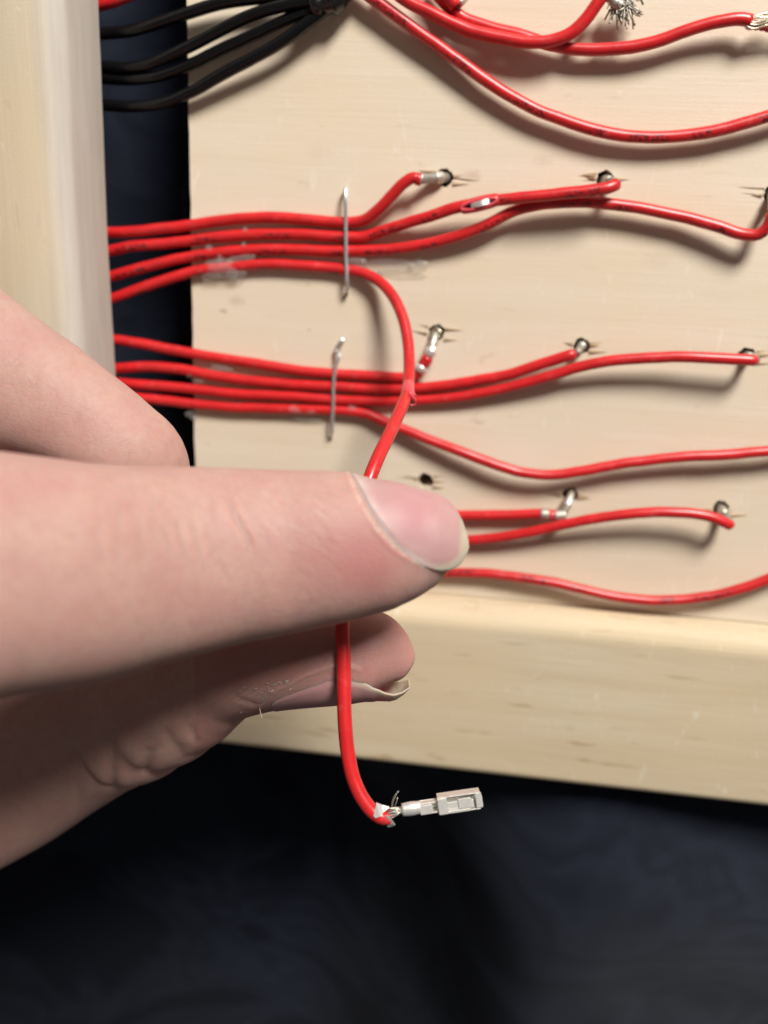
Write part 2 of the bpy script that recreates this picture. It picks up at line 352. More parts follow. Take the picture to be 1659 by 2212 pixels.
# ------------------------------------------------------------------ wooden frame
frame = tagged(empty('wooden_frame', (0, -20, 0)), 'pale pine frame with drilled back panel and raised rails', 'frame')
HOLES = {'a1': (960, 383), 'a2': (1307, 388), 'a3': (1670, 418), 'b1': (943, 718), 'b2': (1256, 748), 'b3': (1613, 768), 'c1': (919, 1038), 'c2': (1232, 1068), 'c3': (1557, 1098)}
HP = {k: at(x, y, 0) for k, (x, y) in HOLES.items()}
def rounded_box(lo, hi, r_edges, seg=6):
    bm = bmesh.new(); bx(bm, np.zeros(3), np.eye(3), lo, hi)
    for sel, r in r_edges:
        es = [e for e in bm.edges if sel((e.verts[0].co+e.verts[1].co)/2)]
        bmesh.ops.bevel(bm, geom=es, offset=r, segments=seg, profile=0.5, affect='EDGES')
    return bm
PX0 = -42.3
bm = bmesh.new()                              # panel with a slightly uneven left edge
prof = []
for y in np.linspace(75, -71.8, 70):
    prof.append((PX0+0.16*noise.noise((y*0.25, 3.3, 0))+0.10*noise.noise((y*1.1, 0.3, 0)), y))
ring = prof+[(135, -71.8), (135, 75)]
top = [bm.verts.new((x, y, 0)) for x, y in ring]; bot = [bm.verts.new((x, y, -12)) for x, y in ring]
ft = bm.faces.new(top); bm.faces.new(bot[::-1])
for i in range(len(ring)):
    j = (i+1) % len(ring); bm.faces.new((top[j], top[i], bot[i], bot[j]))
panel = from_bm('back_panel', bm, M['panel'], frame)
cut = bmesh.new()
for k, p in HP.items():
    n = 20
    a = [cut.verts.new((p[0]+1.38*math.cos(t*6.283/n)*(1+0.13*random.uniform(-1, 1)), p[1]+1.38*math.sin(t*6.283/n)*(1+0.13*random.uniform(-1, 1)), 1)) for t in range(n)]
    b_ = [cut.verts.new((v.co.x, v.co.y, -10.5)) for v in a]
    cut.faces.new(a); cut.faces.new(b_[::-1])
    for i in range(n): cut.faces.new((a[(i+1) % n], a[i], b_[i], b_[(i+1) % n]))
    for side in (-1, 1):                      # grain torn open beside the hole
        for q in range(random.choice((0, 0, 1, 1, 2))):
            L = random.uniform(1.0, 4.4); wd = random.uniform(0.07, 0.24); y0 = p[1]+random.uniform(-0.7, 0.8); x0 = p[0]+side*(1.33+0.05*q)
            y1 = y0+random.uniform(-0.35, 0.35)
            pts = [(x0, y0-wd), (x0, y0+wd), (x0+side*L*0.5, (y0+y1)/2+wd*0.6), (x0+side*L, y1), (x0+side*L*0.5, (y0+y1)/2-wd*0.6)]
            if side < 0: pts = pts[::-1]
            a = [cut.verts.new((x, y, 0.5)) for x, y in pts[::-1]]; b_ = [cut.verts.new((x*0.999+0.001*x0, y, -0.22)) for x, y in pts[::-1]]
            cut.faces.new(a); cut.faces.new(b_[::-1])
            for i in range(5): cut.faces.new((a[(i+1) % 5], a[i], b_[i], b_[(i+1) % 5]))
cutter = from_bm('hole_cutter', cut, None)
md = panel.modifiers.new('holes', 'BOOLEAN'); md.operation = 'DIFFERENCE'; md.object = cutter; md.solver = 'EXACT'; md.use_self = True
dg = bpy.context.evaluated_depsgraph_get()
nm = bpy.data.meshes.new_from_object(panel.evaluated_get(dg)); panel.modifiers.clear(); panel.data = nm
nm.polygons.foreach_set('use_smooth', [False]*len(nm.polygons))
bpy.data.objects.remove(cutter)
for k, p in HP.items():                       # lifted slivers at the hole rims
    for q in range(4):
        side = random.choice((-1, 1)); L = random.uniform(1.4, 3.2); wd = random.uniform(0.10, 0.22)
        x0 = p[0]+side*1.45; y0 = p[1]+random.uniform(-1.2, 1.0); lift = random.uniform(0.12, 0.45)
        bm = bmesh.new()
        c0 = [(x0, y0-wd, lift), (x0, y0+wd, lift*0.8), (x0+side*L, y0+random.uniform(-0.3, 0.3), 0.02)]
        a = [bm.verts.new(v) for v in c0]; b_ = [bm.verts.new((v[0], v[1], v[2]-0.14)) for v in c0]
        bm.faces.new(a); bm.faces.new(b_[::-1])
        for i in range(3): bm.faces.new((a[(i+1) % 3], a[i], b_[i], b_[(i+1) % 3]))
        from_bm('splinter', bm, M['splinter'], panel)
bm = rounded_box((-90, -105.6, -14), (135, -72.0, 6.0), [(lambda c: c.y > -73 and c.z > 5, 4.2), (lambda c: c.y < -105 and c.z > 5, 1.6)], 8)
from_bm('bottom_rail', bm, M['bottom'], frame)
# side rail: swept profile, inner face bowed a little as seen in the photo
ysr = np.linspace(90, -104.5, 60); r = 3.2
profl = [(-92, 6.0), (-92, 20.0)]
arc = [(-r+r*math.sin(t), 20-r+r*math.cos(t)) for t in np.linspace(0, math.pi/2, 10)]
low = [(-1.2+1.2*math.cos(t), 7.2-1.2*math.sin(t)) for t in np.linspace(0, math.pi/2, 5)]
V, k = [], len(profl)+len(arc)+len(low)
for y in ysr:
    xi = -53.9 + 0.0022*(y+5)**2*0.12 + 0.12*noise.noise((y*0.05, 0, 0)) + 0.07*noise.noise((y*0.6, 4, 0))
    V += [(x, y, z) for x, z in profl]+[(xi+x, y, z) for x, z in arc+low]
Fc = []
for i in range(len(ysr)-1):
    for j in range(k): Fc.append((i*k+j, i*k+(j+1) % k, (i+1)*k+(j+1) % k, (i+1)*k+j))
Fc += [tuple(range(k-1, -1, -1)), tuple(range((len(ysr)-1)*k, len(ysr)*k))]
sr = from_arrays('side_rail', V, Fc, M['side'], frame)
bmx = bmesh.new(); bmx.from_mesh(sr.data); bmesh.ops.recalc_face_normals(bmx, faces=bmx.faces); bmx.to_mesh(sr.data); bmx.free()

# ------------------------------------------------------------------ wires
RW = 0.91
def path(pts): return np.array([at(*p) for p in pts])
def wire(name, pts, label, cat, group, mt, r=RW, voff=0.0, dome=False, extra=False, step=0.7):
    C = spline(path(pts) if not isinstance(pts, np.ndarray) else pts, step)
    sd = (voff*13+pts[0][1]*0.31+pts[0][0]*0.17) % 50
    for i in range(len(C)):                    # small kinks left by handling
        u = i*step
        C[i] += np.array([0, 0.16*noise.noise((u*0.11, sd, 0))+0.06*noise.noise((u*0.35, sd, 3)), 0.10*abs(noise.noise((u*0.13, sd, 7)))])*min(1, (len(C)-1-i)*step/4)
    rad = round_ends(C, r) if dome else r*(1+0.02*np.sin(np.arange(len(C))*0.21+voff*9))
    if extra:
        root = tagged(empty(name, C[len(C)//2]), label, cat, group)
        tube('insulation', C, rad, mt, root, 16, voff)
        return root, C
    o = tagged(tube(name, C, rad, mt, None, 16, voff), label, cat, group)
    return o, C
def pin(root, hole, tip, r0=0.62, mt='sleeve', crimp=None):
    """metal contact standing in a drilled hole and reaching the end of its wire"""
    p0 = np.array([hole[0], hole[1], -7.5]); p1 = np.array([hole[0], hole[1], 0.5])
    p1[:2] += (tip[:2]-hole[:2])*0.12
    C = spline(np.array([p0, p1, (p1+tip)/2, tip]), 0.4)
    t = tube('terminal', C, r0, M[mt], root, 12)
    s = np.linspace(0, 1, len(C)); k = int(len(C)*0.72)
    tube('crimp', C[k-3:k+2], r0*1.22, M['dulltin'], t, 10)
    return t
GA, GB, GC, GT, GK = 'red wires under the upper staple', 'red wires under the bent staple', 'red wires in the lowest row', 'red wires along the top', 'black wires from the side rail'
# upper staple group
r_, C = wire('red_wire', [(175,504,1.5),(235,502,1.4),(280,501,1.2),(350,494,1.1),(425,484,0.95),(475,476,0.9),(525,471,0.9),(575,469,0.9),(650,473,0.9),(725,480,0.9),(755,481,1),(785,476,1.6),(815,454,3),(850,418,4.6),(872,396,5.2),(893,384,5.4),(903,386,5.4)],
     'red wire bending up from the upper staple to the leftmost hole of its row', 'wire', GA, M['red'], extra=True, voff=0.3)
pin(r_, HP['a1'], at(906,387,5.0), 0.78)
tube('cut_end', spline(np.array([at(899,386,5.4), at(909,388,5.2)]), 0.3), 0.98, M['redfresh'], r_, 14)
tube('crimp_band', spline(np.array([at(906,386.5,5.3), at(911,388,5.1)]), 0.3), 1.0, M['dulltin'], r_, 14)
r_, C = wire('red_wire', [(175,548,1.5),(235,543,1.3),(275,534,1.2),(350,527,1.1),(425,518,0.95),(500,509,0.9),(550,506,0.9),(650,508,0.9),(740,511,0.9),(790,511,0.95),(829,498,1.6),(880,482,3),(930,467,4.4),(985,449,5.6),(1030,440,6.2),(1080,432,6.8),(1155,424,7.6),(1230,416,8),(1290,409,8.2),(1318,404,8.1),(1332,398,7.0)],
     'red wire with its insulation slit open showing bare strands', 'wire', GA, M['red'], extra=True, voff=-0.06)
A2 = r_
pin(r_, HP['a2'], at(1334,396,6.6), 0.62)
o_, _ = wire('red_wire', [(175,604,1.5),(240,597,1.3),(285,584,1.2),(350,567,1.1),(425,552,0.95),(500,542,0.9),(575,538,0.9),(650,539,0.9),(740,543,0.9),(829,540,1.2),(880,534,1.8),(930,525,2.4),(1005,504,3.4),(1055,484,4.0),(1105,459,4.2),(1155,444,4.2),(1220,436,4.0),(1270,435,3.9),(1330,441,3.7),(1405,453,3.6),(1480,469,3.6),(1555,491,4.2),(1612,507,5.0),(1640,506,5.8),(1658,490,6.6),(1668,462,7.0)],
     'red wire passing beneath the slit wire and running to the right edge', 'wire', GA, M['red'], extra=True, voff=-0.10)
pin(o_, HP['a3'], at(1669,456,7.0), 0.7, 'dulltin')
# lower group, hidden beginnings under the hand included
r_, C = wire('red_wire', [(190,730,1.6),(250,734,1.5),(300,742,1.3),(350,752,1.2),(425,764,1.0),(500,777,0.9),(575,790,0.9),(650,800,0.9),(725,807,0.9),(830,814,0.95),(868,816,1.2),(890,815,1.8),(903,806,2.5),(909,797,2.9)],
     'red wire turning up into the doubly crimped silver contact', 'wire', GB, M['red'], extra=True, voff=0.4)
tB = tube('terminal', spline(np.array([HP['b1']+np.array([0,0,-7]), HP['b1']+np.array([-0.1,-0.2,0.4]), at(935,742,2.6), at(926,766,3.2), at(911,795,3.0), at(901,810,2.5)]), 0.4), 0.70, M['dulltin'], r_, 12)
for (p, q, rr) in (((937,748,3.0),(926,770,3.5),0.98), ((914,787,3.5),(906,803,3.2),1.02)):
    tube('crimp', spline(np.array([at(*p), at(*q)]), 0.3), rr*np.array([0.8,1,1.05,1,0.8])[np.clip((np.linspace(0, 4.99, len(spline(np.array([at(*p), at(*q)]), 0.3)))).astype(int), 0, 4)], M['tin'], tB, 12)
tube('insulation_stub', spline(np.array([at(925,771,3.5), at(914,789,3.3)]), 0.3), 0.98, M['redfresh'], r_, 12)
V, Fc, UV = tube_data(spline(np.array([HP['b1']+np.array([0.75*math.cos(t), 0.75*math.sin(t)-0.1, 1.0+0.25*math.cos(t)]) for t in np.linspace(0, 6.0, 14)]), 0.2), 0.24, 8)
from_arrays('ring', V, Fc, M['strand'], tB)
r_, C = wire('red_wire', [(190,795,1.6),(255,795,1.5),(325,792,1.3),(410,801,1.05),(450,810,0.95),(525,820,0.9),(625,830,0.9),(725,835,0.9),(830,841,0.95),(905,838,1.4),(980,830,2.0),(1040,820,2.6),(1100,808,3.3),(1155,791,4.0),(1205,775,4.6),(1236,765,4.9),(1245,762,4.8)],
     'red wire ending blunt at the middle hole of the bent staple row', 'wire', GB, M['redfresh'], r=0.93, extra=True, voff=0.4, dome=True)
pin(r_, HP['b2'], at(1246,763,4.0), 0.66)
r_, C = wire('red_wire', [(190,822,1.6),(265,827,1.5),(350,834,1.2),(425,842,0.95),(525,852,0.9),(625,856,0.9),(725,863,0.9),(830,867,0.95),(905,864,1.1),(980,859,1.5),(1055,847,2.2),(1130,829,3.2),(1205,807,4.3),(1255,792,5.0),(1305,781,5.6),(1380,773,6.2),(1455,770,6.7),(1530,773,7.2),(1600,776,7.6),(1628,778,7.6),(1638,779,7.4)],
     'red wire arching over to the rightmost visible hole of the bent staple row', 'wire', GB, M['redfresh'], extra=True, voff=0.4, dome=True)
pin(r_, HP['b3'], at(1634,778,7.0), 0.62)
wire('red_wire', [(190,850,1.6),(290,858,1.5),(375,867,1.2),(425,874,1.0),(500,880,0.95),(600,883,0.9),(675,885,0.9),(750,888,0.9),(800,897,1.1),(830,911,1.5),(865,925,2.1),(930,951,3.2),(1005,979,4.2),(1070,1004,4.8),(1130,1020,5.0),(1190,1026,5.0),(1255,1018,4.8),(1330,1004,4.6),(1405,994,4.6),(1480,987,4.7),(1555,983,4.8),(1659,974,5),(1760,962,5)],
     'red wire sagging below the bent staple row and leaving at the right edge', 'wire', GB, M['redfresh'], voff=0.4)
# lowest row
r_, C = wire('red_wire', [(190,1085,1.5),(300,1090,1.3),(425,1098,1.0),(700,1112,0.95),(900,1113,1.2),(995,1113,1.6),(1055,1112,2.0),(1130,1111,2.5),(1172,1110,2.9),(1200,1112,3.1)],
     'red wire crimped in a tarnished contact right of the fingertip', 'wire', GC, M['redfresh'], extra=True, voff=0.4)
tC = tube('terminal', spline(np.array([HP['c2']+np.array([0,0,-7]), HP['c2']+np.array([0,-0.2,0.5]), at(1226,1090,2.4), at(1215,1110,3.0), at(1205,1122,2.4)]), 0.4), 0.72, M['dulltin'], r_, 12)
tube('crimp', spline(np.array([at(1168,1110,2.9), at(1186,1111,3.1)]), 0.3), 1.02, M['dulltin'], tC, 8)
tube('crimp', spline(np.array([at(1198,1114,3.2), at(1222,1112,3.2)]), 0.3), 1.05, M['dulltin'], tC, 7)
tube('insulation_stub', spline(np.array([at(1186,1111,3.1), at(1199,1113,3.1)]), 0.3), 0.9, M['redpale'], r_, 12)
tube('crimp', spline(np.array([at(1231,1079,1.6), at(1225,1094,2.7)]), 0.3), 0.82, M['tin'], tC, 9)
r_, C = wire('red_wire', [(190,1150,1.5),(300,1152,1.3),(425,1156,1.0),(700,1170,0.95),(900,1171,1.2),(995,1168,2.0),(1055,1163,2.9),(1130,1153,4.1),(1205,1136,5.4),(1280,1121,6.5),(1355,1111,7.3),(1430,1106,7.8),(1490,1108,8.0),(1540,1118,8.0),(1572,1132,7.8),(1584,1139,7.5)],
     'red wire curving over the lowest row to its rightmost hole', 'wire', GC, M['redfresh'], extra=True, voff=0.4, dome=True)
pin(r_, HP['c3'], at(1579,1135,7.0), 0.70)
wire('red_wire', [(190,1205,1.5),(300,1206,1.3),(425,1210,1.0),(700,1226,0.95),(880,1232,1.4),(970,1237,2.0),(1055,1240,2.6),(1130,1248,3.2),(1205,1260,3.6),(1255,1273,3.8),(1330,1289,4.0),(1405,1296,4.0),(1480,1294,4.0),(1555,1284,4.2),(1605,1270,4.4),(1659,1250,4.6),(1760,1205,5)],
     'lowest red wire, dipping along the bottom rail to the right edge', 'wire', GC, M['red'], voff=0.06)
# top right
wire('red_wire', [(740,-60,3),(775,-28,3),(829,12,3),(880,50,3),(920,80,3),(969,115,3),(1030,159,3),(1090,199,3),(1149,232,3),(1229,264,3),(1280,280,3),(1354,294,3),(1429,297,3),(1504,290,3.2),(1580,274,3.5),(1659,252,4),(1760,214,4.5)],
     'long printed red wire drooping alone across the top right of the board', 'wire', GT, M['red'], voff=-0.05)
r_, C = wire('red_wire', [(820,-50,5),(852,-18,5),(890,8,5),(930,27,5),(975,49,5),(1020,68,5),(1080,82,5.2),(1140,91,5.4),(1190,88,5.6),(1235,70,5.8),(1265,42,6),(1288,10,6.2),(1304,-12,6.3)],
     'red wire looping up into a frayed clump of bare strands at the top', 'wire', GT, M['redfresh'], r=0.92, extra=True, voff=0.4)
st = []
for i in range(110):
    a = at(1316+random.uniform(-10, 24), random.uniform(-14, 16), 5+random.uniform(-0.8, 0.8)); th = random.uniform(0, 6.28)
    d = np.array([math.cos(th), math.sin(th)*0.9-0.45, random.uniform(-0.5, 0.8)]); L = random.uniform(0.5, 1.9)
    side = np.array([random.uniform(-1, 1), random.uniform(-1, 1), random.uniform(-1, 1)])*0.5
    st.append((spline(np.array([a+np.array([1.2, 0.2, 0]), a+np.array([1.6, -0.5, 0])+d*L*0.5+side, a+np.array([1.8, -0.9, 0])+d*L]), 0.4), random.uniform(0.09, 0.17)))
tubes('frayed_strands', st, M['fray'], r_)
V, Fc, UV = tube_data(spline(np.array([at(1318,-8,5.5), at(1330,6,5.8), at(1340,14,5.4)]), 0.3), 0.85, 9)
from_arrays('solder_lump', V+np.random.uniform(-0.14, 0.14, V.shape), Fc, M['dulltin'], r_)
r_, C = wire('red_wire', [(930,-30,2.6),(962,8,2.6),(998,38,2.6),(1055,58,2.6),(1130,78,2.6),(1180,95,2.7),(1254,107,3),(1304,107,3.2),(1370,101,3.5),(1430,85,3.9),(1490,63,4.3),(1554,48,4.6),(1606,42,4.7),(1622,45,4.7)],
     'red wire with a torn end and bare strands at the top right corner', 'wire', GT, M['redfresh'], extra=True, voff=0.4)
tubes('bare_strands', [(spline(np.array([at(1600,44,4.7)+o3, at(1632,48+4*i-14,5.2)+o3, at(1660,38+3*i-8,5.0)+o3*2, at(1720,30+5*i,4.5)]), 0.5), 0.16) for i, o3 in enumerate(np.random.uniform(-0.3, 0.3, (7, 3)))], M['strand'], r_)
from_arrays('torn_insulation', *(lambda a: (a[0]+np.random.uniform(-0.12, 0.12, a[0].shape), a[1]))(tube_data(spline(np.array([at(1615,50,4.2), at(1640,58,4.0), at(1672,66,3.6)]), 0.4), np.linspace(0.75, 0.3, len(spline(np.array([at(1615,50,4.2), at(1640,58,4.0), at(1672,66,3.6)]), 0.4))), 10)), M['redpale'], r_)
r_, C = wire('red_wire', [(935,-70,6),(955,-35,6),(975,0,6),(984,14,5.6)], 'short red wire end pointing down at the top edge', 'wire', GT, M['redfresh'], r=0.98, extra=True, voff=0.4)
tube('terminal', spline(np.array([at(990,8,5.2), at(1000,-2,4.2), at(1008,-14,2.6)]), 0.4), 0.7, M['dulltin'], r_, 10)
wire('red_wire', [(190,18,2),(222,10,2.5),(250,2,3),(290,-16,3.5),(330,-40,4)], 'stub of red wire at the very top beside the side rail', 'wire', GT, M['redfresh'], voff=0.4)
# black wires
RK = 0.92
wire('black_wire', [(170,74,2.2),(222,72,2.2),(275,67,2.4),(325,55,2.8),(400,30,3.4),(450,13,3.8),(520,0,4),(600,-6,4.2),(680,-4,4.4)], 'topmost of the black wires, nearly level with the top edge', 'wire', GK, M['black'], RK)
wire('black_wire', [(170,148,2.2),(222,146,2.4),(275,147,2.8),(325,136,3.4),(400,105,4.4),(475,66,5),(550,32,5.4),(625,10,5.6),(690,0,5.4)], 'black wire lying on top of its neighbour in the crossing pair', 'wire', GK, M['black'], RK)
wire('black_wire', [(170,166,1.4),(222,168,1.4),(280,172,1.6),(350,162,2.0),(415,137,2.4),(500,97,3),(575,61,3.6),(640,33,4),(700,12,4.4)], 'black wire running under its neighbour in the crossing pair', 'wire', GK, M['black'], RK)
wire('black_wire', [(170,227,1.6),(222,228,1.6),(300,229,2),(360,220,2.6),(415,197,3.2),(475,164,4),(550,123,4.6),(625,80,5),(672,44,5),(705,18,4.8)], 'lowest black wire, casting a broad shadow on the board', 'wire', GK, M['black'], RK)
V, Fc, UV = tube_data(spline(np.array([at(672,14,4.6), at(690,8,4.8), at(715,3,4.8), at(735,-8,4.6), at(748,-30,4.4)]), 0.35), 1.0, 18)
C_ = spline(np.array([at(672,14,4.6), at(690,8,4.8), at(715,3,4.8), at(735,-8,4.6), at(748,-30,4.4)]), 0.35)
rad = 1.75+0.22*np.sin(np.arange(len(C_))*0.7)+0.12*np.sin(np.arange(len(C_))*1.9)
rad[:3] *= (0.75, 0.9, 0.97)
tagged(tube('heat_shrink_wrap', C_, rad, M['shrink'], None, 20), 'glossy black wrap gathering the black wires at the top', 'wire wrap')

# slit with strands on the spliced wire
c0, c1 = at(996,450,6.6), at(1078,430,7.6); ax = (c1-c0)/np.linalg.norm(c1-c0); L = np.linalg.norm(c1-c0)
toC = CAM-(c0+c1)/2; toC /= np.linalg.norm(toC); nrm = toC-(toC @ ax)*ax; nrm /= np.linalg.norm(nrm); lat = np.cross(nrm, ax)
Cb = spline(np.array([c0, (c0+c1)/2, c1]), 0.25); tt = np.linspace(-1, 1, len(Cb))
tube('swollen_insulation', Cb-nrm*0.12, 0.80+0.34*np.sqrt(np.clip(1-tt**2, 0, 1)), M['redfresh'], A2, 18)
ringp = [(c0+c1)/2+ax*(L*0.47*math.cos(t)-0.1)+lat*(0.62*math.sin(t))+nrm*(0.86+0.12*math.sin(t)**2) for t in np.linspace(0, 2*math.pi, 40)]
sl = tube('slit', np.array(ringp), 0.27, M['redpale'], A2, 10)
dk = [(c0+c1)/2+ax*(L*0.36*math.cos(t))+lat*(0.40*math.sin(t))+nrm*1.06 for t in np.linspace(0, 2*math.pi, 24, endpoint=False)]
from_arrays('slit_floor', dk+[p-nrm*0.3 for p in dk], [tuple(range(24))]+[((i+1) % 24, i, 24+i, 24+(i+1) % 24) for i in range(24)], M['black'], sl)
tubes('bare_strands', [(spline(np.array([(c0+c1)/2+ax*(L*(-0.22))+lat*o+nrm*0.98, (c0+c1)/2+ax*(L*0.06)+lat*(o*1.2)+nrm*1.50, (c0+c1)/2+ax*(L*0.26)+lat*(o*1.2+0.08)+nrm*1.06]), 0.25), 0.13) for o in (-0.26, -0.09, 0.08, 0.25)], M['tin'], A2, 8)

# the wire in the fingers
up_ = [(175,655,1.5),(245,644,1.3),(300,624,1.2),(375,599,1.1),(425,585,0.95),(500,577,0.9),(550,572,0.9),(600,571,0.9),(650,574,0.9),(740,582,0.95),(780,589,1.4),(815,605,2.2),(845,635,4.2),(868,680,6.5),(880,730,9),(884,780,12),(883,820,15.8),(880,851,21)]
P1 = np.array([at(*p, True) for p in up_])
lw = [(880,851,123.5),(862,893,117.5),(838,945,112.5),(816,990,109.5),(800,1030,108),(778,1100,107.2),(757,1200,106.6),(742,1300,106),(740,1350,105.6),(742,1410,105.2),(743,1480,104.8),(745,1560,104.3),(752,1630,104),(766,1690,103.7),(787,1731,103.4),(808,1755,103.3),(828,1766,103.2),(843,1764,103.2)]
P2 = np.array([deep(*p) for p in lw])
held = tagged(empty('held_wire', deep(743,1500,105)), 'red wire pinched by the fingers, its loose metal contact hanging below', 'wire')
C1 = spline(P1, 0.6); C2 = spline(P2, 0.5)
tube('insulation', C1, np.where(np.arange(len(C1)) > len(C1)-14, 0.90, RW), M['red'], held, 16, -0.20)
tube('insulation', C2, RW, M['redfresh'], held, 18, 0.4)
Cs = spline(np.array([C1[-7], C1[-3], at(883,858,21.6,True), at(890,866,22,True)]), 0.3)
V, Fc, UV = tube_data(Cs, np.linspace(0.93, 1.12, len(Cs)), 16, 0, False)
V[-16:] += np.random.uniform(-0.32, 0.32, (16, 3)); V[-32:-16] += np.random.uniform(-0.12, 0.12, (16, 3))
from_arrays('torn_sleeve', V, Fc, M['redpale'], held)
Ct = spline(np.array([at(884,848,23,True), at(891,858,22.8,True), at(895,866,22.3,True), at(891,870,22.0,True)]), 0.25)
tube('torn_flap', Ct, np.linspace(0.45, 0.28, len(Ct)), M['redpale'], held, 8)
# contact at its end, built from bent sheet metal
mm = 103.2/F
ang = math.radians(8.2)
O = deep(868, 1751, 103.2)
e1 = RIGHT*math.cos(ang)+UPV*math.sin(ang); e2 = UPV*math.cos(ang)-RIGHT*math.sin(ang); A = np.array([e1, e2, BACK])
def lp(px, py):
    dx, dy = (px-868)*mm, -(py-1751)*mm
    return dx*math.cos(ang)+dy*math.sin(ang), dy*math.cos(ang)-dx*math.sin(ang)
con = tube('contact', spline(np.array([O+e1*(-1.9)-e2*0.15-BACK*0.55, O+e1*2.4-BACK*0.62]), 0.3), 0.30, M['tin'], held, 8)
def sheet(name, boxes, mt='tin', bev=0.05):
    bm = bmesh.new()
    for lo, hi in boxes: bx(bm, O, A, lo, hi, bev)
    return from_bm(name, bm, M[mt], con)
# rolled barrel
Vb, Fb = [], []
for i, x in enumerate(np.linspace(0.05, 2.35, 9)):
    ry = 0.62-0.04*math.cos(i*0.8)
    for t in np.linspace(-2.7, 2.7, 17):
        rr = (ry+0.10*math.exp(-((abs(t)-2.7)/0.5)**2))
        Vb.append(O+e1*x+e2*(rr*math.sin(t*1.0+1.2)+0.12)+BACK*(rr*0.85*math.cos(t+1.2)*-1*-1))
for i in range(8):
    for j in range(16): Fb.append((i*17+j, i*17+j+1, (i+1)*17+j+1, (i+1)*17+j))
o = from_arrays('wire_barrel', Vb, Fb, M['tin'], con); so = o.modifiers.new('thickness', 'SOLIDIFY'); so.thickness = 0.16*S
sheet('neck', [((2.25, -0.72, 0.35), (3.75, 0.42, 0.55)), ((2.25, -0.72, -0.85), (4.6, -0.55, 0.50)), ((2.25, 0.42, -0.6), (4.7, 0.62, 0.30)), ((2.25, -0.72, -1.0), (4.6, 0.6, -0.85))])
x0, x1, yb, yt = 4.52, 9.95, -0.95, 1.14
box_ = sheet('contact_box', [((x0, yt-0.14, -1.1), (x1-0.1, yt, 0.70)), ((x0, yb, -1.1), (x1-0.25, yb+0.14, 0.70)), ((x0, yb, -1.12), (x1-0.1, yt, -1.0)),
     ((x0, yb+0.02, 0.70), (x0+1.15, yt-0.10, 0.86)), ((x1-0.75, yb+0.24, 0.70), (x1, yt-0.02, 0.88)), ((x0+1.1, yb+0.02, 0.70), (x1-1.5, yb+0.34, 0.84))])
sheet('contact_spring', [((x0+1.15, yb+0.25, 0.30), (x1-1.0, yt-0.80, 0.46)), ((x0+2.5, yb+0.40, 0.36), (x1-1.25, yt-0.52, 0.62))])
sheet('contact_spring', [((x0+1.15, yt-0.66, 0.36), (x0+2.4, yt-0.56, 0.56)), ((x0+1.15, yt-0.44, 0.36), (x0+2.7, yt-0.36, 0.52))], 'dulltin')
sheet('contact_lip', [((x1-0.28, yb+0.30, -1.05), (x1+0.06, yt-0.5, 0.80))])
def claw(px_pts, z0, z1):
    bm = bmesh.new(); n = len(px_pts)
    f = [bm.verts.new(O+A[0]*lp(*p)[0]+A[1]*lp(*p)[1]+BACK*z) for p, z in zip(px_pts, z0)]
    k_ = [bm.verts.new(v.co-Vector(BACK)*0.2) for v in f]
    bm.faces.new(f); bm.faces.new(k_[::-1])
    for i in range(n): bm.faces.new((f[(i+1) % n], f[i], k_[i], k_[(i+1) % n]))
    bmesh.ops.triangulate(bm, faces=[q for q in bm.faces if len(q.verts) > 4])
    return from_bm('insulation_claw', bm, M['tin'], con)
claw([(813,1731),(826,1735),(841,1740),(829,1748),(821,1757),(811,1761),(807,1757)], [0.55,0.75,0.55,1.0,1.1,1.0,0.85], 0)
claw([(833,1757),(841,1757),(846,1765),(854,1779),(848,1785),(837,1788),(835,1775)], [0.95,1.05,1.0,0.55,0.1,-0.1,0.6], 0)
sheet('floor_strip', [((-2.6, -0.75, -1.0), (0.4, 0.2, -0.84))])
st = []
for i in range(8):
    a = deep(838+random.uniform(-2, 2), 1746+i*3.2, 103.0-random.uniform(0, 0.6)); b2 = deep(858+random.uniform(-3, 3), 1745+i*2.3, 102.9-random.uniform(0, 0.5))
    st.append((spline(np.array([a, (a+b2)/2+np.array([0, random.uniform(-0.15, 0.15), 0]), b2, O+e1*0.4+e2*random.uniform(-0.3, 0.3)]), 0.3), 0.085))
for pts in ([(846,1748,102.8),(847,1733,102.4),(853,1718,102.2),(861,1709,102.2)], [(850,1748,102.8),(855,1737,102.4),(859,1722,102.4)], [(848,1746,103),(850,1730,102.6),(857,1714,102.5)]):
    st.append((spline(np.array([deep(*p) for p in pts]), 0.3), 0.045))
tubes('bare_strands', st, M['dulltin'], held, 6)

# ------------------------------------------------------------------ staples
def staple(pts, label):
    C = spline(path(pts), 0.35); T, N, B = frames(C); V, Fc = [], []
    prof_ = [(math.copysign(abs(math.cos(t))**0.6, math.cos(t))*0.22, math.copysign(abs(math.sin(t))**0.6, math.sin(t))*0.30) for t in np.linspace(0, 2*math.pi, 12, endpoint=False)]
    for c, n, b2 in zip(C, N, B): V += [c+n*p+b2*q for p, q in prof_]
    for i in range(len(C)-1):
        for j in range(12): Fc.append((i*12+j, i*12+(j+1) % 12, (i+1)*12+(j+1) % 12, (i+1)*12+j))
    Fc += [tuple(range(11, -1, -1)), tuple(range((len(C)-1)*12, len(C)*12))]
    return tagged(from_arrays('staple', V, Fc, M['steel']), label, 'staple', 'staples holding the red wires')
staple([(747,417,-2.5),(747,412,0.2),(746,407,2.2),(746,416,2.8),(747,480,2.85),(748,560,2.85),(750,615,2.8),(750,626,2.3),(750,631,0.3),(750,634,-2.5)], 'straight steel staple across the upper four red wires')
